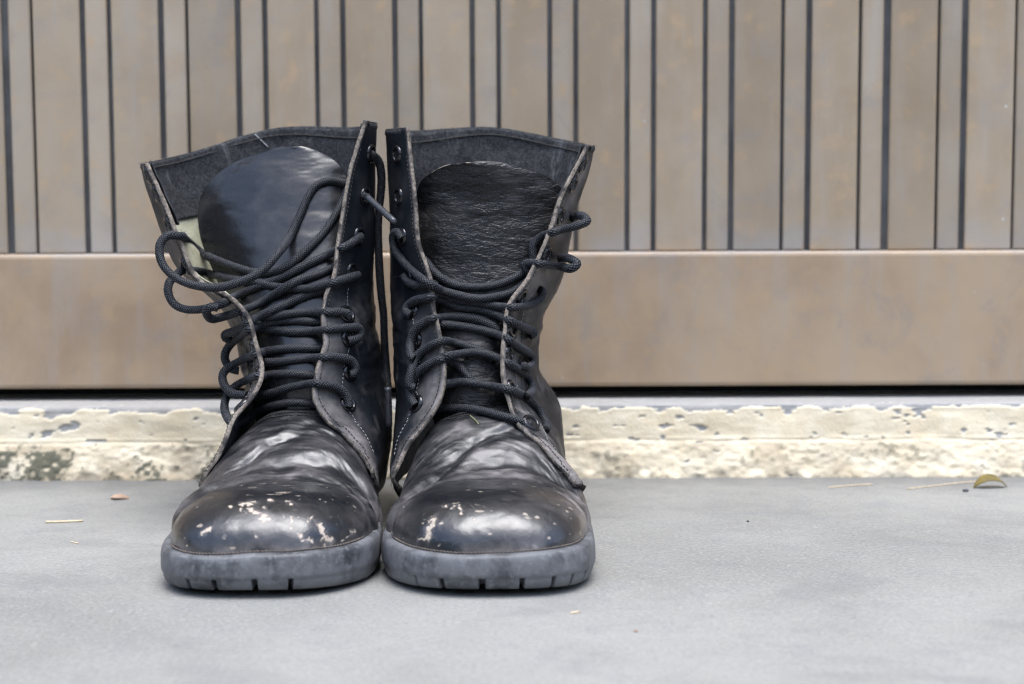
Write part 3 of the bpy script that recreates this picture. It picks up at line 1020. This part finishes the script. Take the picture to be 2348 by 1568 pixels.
    for pts in spec['laces']:
        C = strand(pts)
        C = crom(C[::3], max(12, int(np.linalg.norm(np.diff(C, axis=0), axis=1).sum() / 0.00045)), 0.5)
        strands.append(C)
        s = np.concatenate([[0], np.cumsum(np.linalg.norm(np.diff(C, axis=0), axis=1))])
        thl = np.linspace(0, 2 * np.pi, ns, endpoint=False)
        A = 4 * thl[None, :] + s[:, None] * (2 * np.pi / 0.0068) * 2
        Bq = 4 * thl[None, :] - s[:, None] * (2 * np.pi / 0.0068) * 2
        sa, sb = np.sin(A), np.sin(Bq)
        br = np.maximum(np.clip(sa, 0, 1) * (0.55 + 0.45 * np.sign(sb)), np.clip(-sa, 0, 1) * (0.55 - 0.45 * np.sign(sb)))
        br = np.abs(sa * sb) ** 0.5
        prof = 0.80 + 0.27 * br
        flat = 1 + 0.05 * np.sin(s * 90)[:, None]
        Gq = tube_arrays(C, LACE_R, ns, prof * flat)
        b = len(V)
        V += list(Gq.reshape(-1, 3))
        BR += list(br.ravel())
        Fc += grid_faces(len(C), ns, False, True, b)
        Fc.append(tuple(b + i for i in range(ns))[::-1])
        Fc.append(tuple(b + (len(C) - 1) * ns + i for i in range(ns)))
    lo_ = mesh('shoelace', V, Fc, [M['lace']], root, True, {'braid': BR})
    # loose fibres standing off the braid
    fz = []
    for C in strands:
        for _ in range(int(len(C) * 0.22)):
            i = rng.integers(1, len(C) - 1)
            n_ = rng.normal(size=3)
            n_ /= np.linalg.norm(n_)
            l_ = rng.uniform(.0008, .0024)
            p_ = C[i] + n_ * LACE_R * .95
            k_ = rng.normal(size=3) * .5
            fz.append([p_, p_ + n_ * l_ * .5, p_ + (n_ + k_) * l_])
    fo = tubes_mesh('lace_fuzz', fz, 0.00007, [M['lace']], lo_, 3)
    fo['kind'] = 'stuff'
    for (pa, pb) in spec['aglets']:
        C = np.linspace(P(*pa), P(*pb), 14)
        rr = np.full(14, 0.0022)
        rr[-1] = 0.0015
        rr[0] = 0.0024
        G_ = tube_arrays(C, rr, 12)
        v_ = list(G_.reshape(-1, 3))
        f_ = grid_faces(14, 12, False, True) + [tuple(range(12))[::-1], tuple(13 * 12 + i for i in range(12))]
        mesh('lace_tip', v_, f_, [M['aglet']], lo_)
    # frayed fibres at the tips of the flaps
    fr = []
    for C0 in (Q[int(nV * .055):int(nV * .16), 0], Q[int(nV * .055):int(nV * .16), -1]):
        for p_ in C0:
            for _ in range(3):
                n_ = rng.normal(size=3)
                l_ = rng.uniform(.0006, .0022)
                fr.append([p_, p_ + n_ * l_ * .4, p_ + (n_ + rng.normal(size=3) * .4) * l_ * .8])
    for C0 in (Q[int(nV * .16):, 0], Q[int(nV * .16):, -1], Q[-1]):
        for p_ in C0[::2]:
            n_ = rng.normal(size=3)
            l_ = rng.uniform(.0003, .0011)
            fr.append([p_, p_ + n_ * l_ * .5, p_ + (n_ + rng.normal(size=3) * .4) * l_])
    f_ = tubes_mesh('frayed_fibres', fr, 0.00012, [M['edge']], root, 3)
    f_['kind'] = 'stuff'
    return root

def c5(X, Y): return ((380 + X / 3.136) * .9389, (1000 + Y / 3.136) * .9389)
def c6(X, Y): return ((900 + X / 3.136) * .9389, (1000 + Y / 3.136) * .9389)
def chips(f, L): return [(*f(a, b), *f(c, d), r / 3.136) for a, b, c, d, r in L]

def cells(levels_l, levels_r, dist=0.0095):
    def fn(Q, sL, sR, vv, nV, nU):
        out = []
        for lv, s_ in ((levels_l, sL), (levels_r, sR)):
            for v in lv:
                j = int(v / 15 * (nV - 1))
                out.append((j, int(np.argmin(np.abs(s_[j] - dist)))))
        return out
    return fn

def cells_px(pxs, levels, dist, flap):
    """eyelets measured in the photograph on the flap that faces us, by level on the other one"""
    def fn(Q, sL, sR, vv, nV, nU):
        out = []
        half_ = slice(0, nU // 3) if flap == 'L' else slice(2 * nU // 3, nU)
        base_i = 0 if flap == 'L' else 2 * nU // 3
        sub = Q[:, half_]
        q = (sub - CAM_O) @ CAM_R
        ux = PW / 2 - FPX * q[..., 0] / q[..., 2]
        uy = PH / 2 + FPX * q[..., 1] / q[..., 2]
        s_ = (sL if flap == 'L' else sR)[:, half_]
        for (x, y) in pxs:
            dd = (ux - x) ** 2 + (uy - y) ** 2 + np.where(s_ > 0.034, 1e7, 0) + np.where(s_ < 0.0072, 1e7, 0)
            j, i = np.unravel_index(np.argmin(dd), dd.shape)
            out.append((j, i + base_i))
        so = sR if flap == 'L' else sL
        for v in levels:
            j = int(v / 15 * (nV - 1))
            out.append((j, int(np.argmin(np.abs(so[j] - dist)))))
        return out
    return fn

left = dict(
    side=-1, cx=-0.1362, seed=3, corner_w=.67,
    label='scuffed black combat boot with loose lace loops hanging over its side, left of the pair',
    lip=lambda x: 0.0012 * np.sin((x + .01) * 52),
    notches=[(404, .0014), (427, .0018), (490, .0022), (582, .0026), (667, .0022)],
    chips=chips(c5, [(570, 740, 572, 742, 14), (680, 725, 750, 712, 30), (735, 775, 840, 830, 34), (880, 690, 890, 700, 18), (1010, 705, 1035, 720, 20), (1065, 765, 1068, 770, 14),
                     (1255, 885, 1290, 965, 26), (1290, 975, 1335, 1010, 28), (1300, 1040, 1302, 1042, 12), (1075, 950, 1110, 990, 16), (1110, 990, 1195, 1003, 14), (970, 820, 972, 830, 10), (1045, 820, 1035, 910, 10),
                     (1500, 945, 1525, 935, 15), (1390, 1020, 1500, 950, 5), (415, 910, 350, 955, 15), (1325, 825, 1345, 825, 9), (1215, 820, 1165, 860, 7), (650, 760, 655, 775, 7), (830, 730, 840, 760, 8), (760, 970, 764, 975, 7), (520, 970, 522, 972, 7)]),
    folds=lambda fold: fold(0.118, 0.004, -0.0010, -.6, .6, s=6),
    lift={}, foot=(-0.0500, 0.0440),
    EL=[(456, 1113, .088), (486, 1060, .092), (509, 1012, .098), (533, 955, .106), (572, 914, .114), (594, 872, .121), (594, 832, .127), (581, 786, .132), (567, 733, .137), (530, 688, .143), (451, 642, .151), (408, 553, .159), (377, 477, .164), (353, 421, .167), (332, 376, .170)],
    ER=[(860, 1087, .100), (836, 1056, .104), (806, 1020, .108), (760, 973, .113), (727, 928, .117), (720, 896, .121), (731, 836, .127), (745, 785, .133), (739, 738, .138), (749, 680, .144), (768, 633, .149), (777, 563, .154), (793, 475, .159), (810, 380, .163), (843, 277, .168)],
    SL=[-.178, -.180, -.181, -.181, -.181, -.181, -.183, -.184, -.188, -.1955, -.2065, -.222, -.2325, -.239, -.2435, -.2455],
    SR=[-.087, -.084, -.0825, -.0822, -.0825, -.0845, -.0870, -.0895, -.0915, -.0925, -.0928, -.0922, -.0910, -.0905, -.0902, -.0895],
    bulge=lambda k: ((.5, .5), (.62 if k < 10 else .55, .30 if k < 10 else .42)),
    outer_dust=0.35,
    tongue=[(985, 590, 735, .137, .012), (925, 580, 745, .138, .012), (860, 572, 765, .140, .012), (780, 560, 780, .148, .012), (700, 520, 795, .157, .014), (620, 488, 808, .166, .017), (550, 462, 812, .174, .018), (490, 455, 812, .181, .019), (440, 468, 808, .187, .018), (400, 504, 793, .192, .014), (370, 552, 768, .196, .009), (348, 612, 727, .199, .003), (338, 650, 690, .200, .001)],
    tongue_mid=.66, tongue_wave=0.004, tongue_crumple=0.0009, tongue_mat='tongue_smooth',
    eyelet_cells=cells_px([(849, 352), (838, 449), (822, 540), (808, 624), (795, 722), (797, 776), (802, 853), (797, 928)], [4.6, 6.2, 7.7, 9.0, 10.3, 11.4, 12.5, 13.6, 14.5], 0.0095, 'R'),
    laces=[
        # bars across the tongue, low to high
        [(535, 985, 'b'), (552, 970, 'b'), (586, 946), (631, 929), (673, 923), (723, 927, 'b'), (755, 940, 'b')],
        [(799, 934), (799, 922), (790, 903), (774, 890), (739, 881), (699, 881), (660, 889), (620, 902), (589, 907, 'b'), (565, 912, 'b')],
        [(534, 975), (525, 962), (515, 941), (518, 912), (536, 888), (568, 870), (620, 859), (673, 857), (723, 862, 'b'), (755, 872, 'b')],
        [(800, 858), (808, 858), (815, 846), (807, 829), (778, 820), (726, 820), (673, 825), (634, 830), (599, 831, 'b'), (575, 832, 'b')],
        [(566, 906), (552, 905), (538, 904), (524, 895), (512, 878), (511, 857), (528, 840), (562, 822), (607, 806), (660, 799), (736, 799, 'b'), (765, 802, 'b')],
        [(796, 781), (810, 780), (826, 768), (824, 755), (805, 751), (739, 757), (673, 761), (634, 757), (594, 754, 'b'), (572, 752, 'b')],
        [(548, 850), (536, 848), (525, 841), (515, 820), (520, 801), (541, 777), (581, 751), (620, 739), (673, 735), (734, 739, 'b'), (765, 744, 'b')],
        [(797, 728), (800, 722), (790, 717), (739, 716), (699, 716), (660, 720), (620, 727), (585, 735, 'b'), (565, 738, 'b')],
        [(530, 782), (517, 775), (514, 768), (541, 758), (594, 725), (647, 701), (699, 678), (752, 663), (775, 655, 'b'), (790, 650, 'b')],
        [(823, 630), (799, 637), (750, 652), (697, 662), (640, 658), (589, 648), (548, 643), (494, 631), (455, 622, 'b'), (432, 620, 'b'), (414, 622, .163), (398, 636, .158), (387, 650, .153), (386, 673, .149), (399, 697, .146), (425, 709, .143), (462, 709, .140), (502, 699, .136), (541, 678), (581, 661), (620, 646), (664, 628), (697, 609), (750, 585), (804, 558), (828, 542), (832, 540)],
        [(500, 706), (485, 703), (474, 710), (474, 721), (484, 731), (504, 728), (541, 717), (594, 696), (647, 664), (686, 642), (735, 627), (765, 612, 'b'), (785, 604, 'b')],
        # long loose loop on top of all
        [(837, 452), (818, 440, 'b', -.004), (800, 432, 'b'), (788, 458), (767, 496), (740, 536), (705, 571), (664, 606), (628, 622), (589, 625), (548, 615), (508, 601), (460, 577), (428, 551), (408, 541, .153), (385, 540, .151), (368, 557, .148), (366, 585, .145), (378, 614, .142), (408, 640, .139), (454, 656, .135), (508, 658, .133), (562, 642, .133), (602, 620, .136), (637, 582, .142), (667, 537), (688, 491), (705, 453), (724, 426), (756, 414), (790, 420, 'b'), (815, 424, 'b')],
        [(850, 354), (858, 358), (868, 370), (874, 400), (873, 440), (869, 480), (867, 523), (869, 604), (874, 676), (879, 720), (881, 778), (886, 857), (889, 893)],
    ],
    aglets=[((840, 450, .164), (906, 510, .140)), ((889, 888, .150), (892, 980, .152))],
)

right = dict(
    side=1, cx=-0.0142, seed=41,
    label='scuffed black combat boot with crinkled upright tongue and tucked lace, right of the pair',
    lip=lambda x: 0.0009 * np.sin((x - .02) * 60),
    notches=[(1010, .0020), (1105, .0030), (1198, .0022), (1272, .0018), (1315, .0015), (1345, .0013), (950, .0010)],
    chips=chips(c6, [(490, 850, 445, 975, 30), (375, 992, 445, 985, 12), (600, 740, 602, 745, 10), (690, 730, 715, 800, 8), (830, 730, 840, 735, 9), (800, 840, 803, 842, 11), (540, 870, 560, 860, 13), (880, 740, 884, 745, 7), (1250, 1050, 1290, 1080, 6), (660, 730, 640, 760, 7), (410, 1120, 430, 1122, 14)]),
    folds=lambda fold: fold(0.1165, 0.0045, -0.0022, -.7, .9, s=7) + fold(0.124, 0.005, 0.0012, -.7, .9, s=8),
    lift={}, foot=(-0.0450, 0.0500),
    EL=[(897, 1104, .096), (911, 1064, .099), (929, 1022, .104), (963, 982, .109), (991, 944, .114), (1009, 910, .118), (1018, 868, .124), (1016, 810, .131), (1006, 757, .136), (991, 703, .141), (984, 640, .147), (957, 558, .153), (950, 470, .158), (943, 400, .162), (931, 292, .167)],
    ER=[(1323, 1117, .088), (1296, 1087, .094), (1260, 1049, .100), (1213, 1002, .107), (1185, 960, .113), (1167, 907, .119), (1157, 857, .125), (1156, 799, .131), (1161, 755, .136), (1170, 698, .142), (1214, 640, .148), (1256, 548, .154), (1289, 456, .160), (1318, 400, .164), (1352, 333, .169)],
    SL=[-.080, -.0795, -.0785, -.0785, -.0785, -.0790, -.0795, -.0800, -.0803, -.0805, -.0810, -.0810, -.0812, -.0815, -.0825, -.0840],
    SR=[.030, .033, .0335, .0335, .0325, .027, .0185, .0178, .0192, .0235, .0295, .0352, .0405, .0460, .0510, .0555],
    bulge=lambda k: ((.62 if k < 10 else .55, .30 if k < 10 else .42), (.5, .5)),
    outer_dust=0.8,
    tongue=[(985, 1000, 1195, .137, .012), (925, 990, 1195, .139, .012), (860, 985, 1195, .143, .012), (780, 980, 1195, .151, .012), (700, 972, 1215, .158, .012), (620, 962, 1255, .163, .012), (550, 955, 1280, .1655, .012), (490, 951, 1294, .167, .013), (445, 954, 1296, .167, .012), (415, 966, 1268, .166, .010), (395, 990, 1232, .165, .007), (379, 1026, 1165, .164, .003), (373, 1062, 1095, .1635, .001)],
    tongue_mid=.5, tongue_wave=0.004, tongue_crumple=0.0016, tongue_mat='tongue_crinkled',
    eyelet_cells=cells_px([(910, 355), (913, 452), (921, 545), (936, 640), (945, 712), (952, 780), (948, 850), (954, 925)], [4.4, 6.2, 7.7, 9.0, 10.3, 11.6, 12.6, 13.6, 14.4], 0.0095, 'L'),
    laces=[
        [(970, 950, 'b'), (1000, 939, 'b'), (1048, 936), (1101, 941), (1140, 951), (1182, 962, 'b'), (1215, 975, 'b')],
        [(952, 930), (944, 918), (940, 900), (945, 873), (961, 851), (988, 833), (1022, 825), (1048, 836), (1066, 855), (1082, 876, 'f', -.006), (1092, 892, 'f', -.006)],
        [(950, 890), (940, 885), (938, 872), (945, 843), (953, 820), (977, 799), (1009, 783), (1043, 786), (1088, 799), (1112, 812, 'f', -.006), (1135, 828, 'f', -.006)],
        [(950, 822), (942, 818), (940, 805), (940, 788), (951, 759), (974, 738), (1009, 728), (1048, 726), (1090, 731), (1125, 746, 'f', -.006), (1145, 760, 'f', -.006)],
        [(990, 884, 'b'), (1022, 880), (1061, 876), (1114, 883), (1167, 894), (1206, 912), (1233, 936), (1248, 962), (1254, 978), (1250, 986)],
        [(990, 818, 'b'), (1035, 815), (1075, 808), (1101, 809), (1140, 820), (1180, 843), (1211, 865), (1221, 886), (1214, 905), (1206, 909)],
        [(985, 745, 'b'), (1030, 745), (1075, 751), (1114, 759), (1154, 772), (1188, 796), (1217, 815), (1222, 830), (1208, 843), (1199, 838)],
        [(943, 722), (933, 718), (931, 706), (948, 691), (977, 683), (1004, 685), (1048, 703), (1101, 709), (1140, 722), (1180, 741), (1216, 758), (1225, 764), (1214, 770)],
        [(1030, 685, 'b'), (1062, 690), (1101, 694), (1140, 702), (1180, 705), (1217, 698), (1240, 683), (1243, 669), (1236, 664)],
        [(925, 630), (932, 642), (951, 653), (975, 652), (990, 650, 'b'), (1010, 650, 'b')],
        [(965, 590, 'b'), (978, 602, 'b'), (996, 625), (1034, 650), (1074, 658), (1128, 655), (1168, 642), (1203, 622), (1222, 600), (1221, 578), (1222, 562), (1237, 545), (1276, 530), (1325, 517, .150), (1346, 507, .152), (1338, 497, .157), (1318, 497), (1310, 501)],
        [(922, 548), (912, 533), (901, 540), (904, 568), (921, 596), (953, 628), (985, 652), (1020, 669), (1048, 676), (1088, 684), (1127, 682), (1167, 672), (1199, 651), (1217, 632), (1205, 615), (1203, 605), (1228, 604), (1276, 610), (1314, 614, .146), (1323, 605, .149), (1308, 594, .154), (1285, 592), (1277, 594)],
    ],
    aglets=[],
)
make_boot(left)
make_boot(right)

# ------------------------------------------------------------------ small things lying about
M['leaf'] = mat_simple('dry_olive_leaf', (0.150, 0.115, 0.028), 0.5, 90, 0.35)
M['petal'] = mat_simple('peach_petal', (0.50, 0.35, 0.25), 0.7, 120, 0.15)
M['straw'] = mat_simple('pale_straw', (0.62, 0.50, 0.33), 0.7, 300, 0.15)
M['blade'] = mat_simple('green_grass_blade', (0.16, 0.18, 0.085), 0.6, 300)
M['pebble'] = mat_simple('dark_pebble', (0.06, 0.06, 0.07), 0.8, 300)
M['crumb'] = mat_simple('brown_crumb', (0.28, 0.16, 0.09), 0.8, 300)

def on_ground(px, py, z=0.0):
    d = ray(px, py)
    return CAM_O + d * ((z - CAM_O[2]) / d[2])

# curled dry leaf
p = on_ground(2271, 1119)
nu, nv = 25, 11
G = np.zeros((nv, nu, 3))
for j in range(nv):
    w = (j / (nv - 1) - .5)
    for i in range(nu):
        s = i / (nu - 1)
        a = (s - .5) * 2
        G[j, i] = (a * 0.0132, w * 0.012 * (1 - abs(a) ** 3) + 0.002 * a, 0.0088 * (1 - abs(a) ** 2.3) + 0.0005 - 0.0026 * (.5 - w) * (1 - a * a))
G += p + np.array([0, 0.002, 0])
lf = grid('dry_leaf', G, [M['leaf']], None)
lf.modifiers.new('thickness', 'SOLIDIFY').thickness = 0.0007
tag(lf, 'curled olive brown dry leaf lying on the concrete near the step', 'leaf')

# petal
p = on_ground(275, 1143)
nu, nv = 17, 9
G = np.zeros((nv, nu, 3))
for j in range(nv):
    for i in range(nu):
        a = i / (nu - 1) * 2 - 1
        w = j / (nv - 1) * 2 - 1
        G[j, i] = (a * 0.0068, w * 0.0062 * math.sqrt(max(0, 1 - a * a)) * (1 - .25 * a), 0.0008 + 0.0026 * (1 - a * a) * (1 - .6 * w * w) - 0.0006 * a)
G += p
pt = grid('fallen_petal', G, [M['petal']], None)
pt.modifiers.new('thickness', 'SOLIDIFY').thickness = 0.0008
tag(pt, 'small peach coloured petal lying on the concrete left of the boots', 'petal')

def stalk(name, pxs, r, mat, label, cat, z=None):
    pts = [on_ground(x, y) + np.array([0, 0, r * 0.9 + (z or 0)]) for x, y in pxs]
    o = tubes_mesh(name, [crom(pts, 16)], r, [mat], None, 6)
    return tag(o, label, cat)
stalk('straw_piece', [(104, 1199), (147, 1198), (190, 1196)], 0.0008, M['straw'], 'short straight pale straw lying on the concrete at far left', 'straw')
stalk('grass_straw', [(2078, 1122), (2140, 1115), (2200, 1108), (2262, 1104)], 0.0005, M['straw'], 'long thin pale grass straw beside the curled leaf', 'straw')
stalk('grass_straw', [(1900, 1119), (1950, 1114), (2000, 1112)], 0.0005, M['straw'], 'faint short tan straw at the foot of the step, left of the curled leaf', 'straw')
stalk('bark_sliver', [(1308, 1407), (1328, 1404)], 0.0005, M['straw'], 'tiny pale sliver on the concrete in front of the right boot', 'sliver')
stalk('twig_bit', [(163, 1243), (180, 1247)], 0.0004, M['straw'], 'tiny thin twig bit just below the straw', 'twig')

def lump(name, px, py, r, mat, label, cat):
    p = on_ground(px, py)
    u = np.linspace(0, np.pi, 7)
    v = np.linspace(0, 2 * np.pi, 10, endpoint=False)
    G = np.array([[(math.sin(a) * math.cos(b), math.sin(a) * math.sin(b), math.cos(a)) for b in v] for a in u])
    k = 1 + .5 * (fbm(G + px, 1.7, 2, int(px)) - .5)
    G = G * k[..., None] * np.array([r * 1.3, r, r * .6]) + p + np.array([0, 0, r * .5])
    o = grid(name, G, [mat], None, True, True)
    return tag(o, label, cat)
lump('pebble', 2213, 1127, .0018, M['pebble'], 'dark pebble on the concrete just in front of the curled leaf', 'pebble')
lump('pebble', 1714, 1196, .0008, M['pebble'], 'tiny dark pebble on open concrete right of the boots', 'pebble')
lump('crumb', 1457, 1448, .0008, M['crumb'], 'small brown crumb on the concrete right of the right sole', 'crumb')

# grass blade resting on the right boot
pp = [(1078, 953), (1086, 960), (1093, 967), (1097, 973)]
dg = bpy.context.evaluated_depsgraph_get()
pts = []
for x, y in pp:
    d = ray(x, y)
    h = SC.ray_cast(dg, Vector(CAM_O), Vector(d))
    pts.append(np.array(h[1]) - d * 0.0008)
o = tubes_mesh('grass_clipping', [crom(pts, 14)], 0.0005, [M['blade']], None, 5)
tag(o, 'thin green blade of dry grass lying on the instep of the right boot', 'grass clipping')

# pale loose thread across the back of the left collar
pts = []
for x, y in ((584, 308), (597, 320), (608, 331), (615, 338)):
    d = ray(x, y)
    h = SC.ray_cast(dg, Vector(CAM_O), Vector(d))
    pts.append(np.array(h[1]) - d * 0.0007)
o = tubes_mesh('loose_thread', [crom(pts, 12)], 0.00045, [M['thread']], None, 5)
tag(o, 'short pale loose thread clinging inside the collar of the left boot', 'thread')
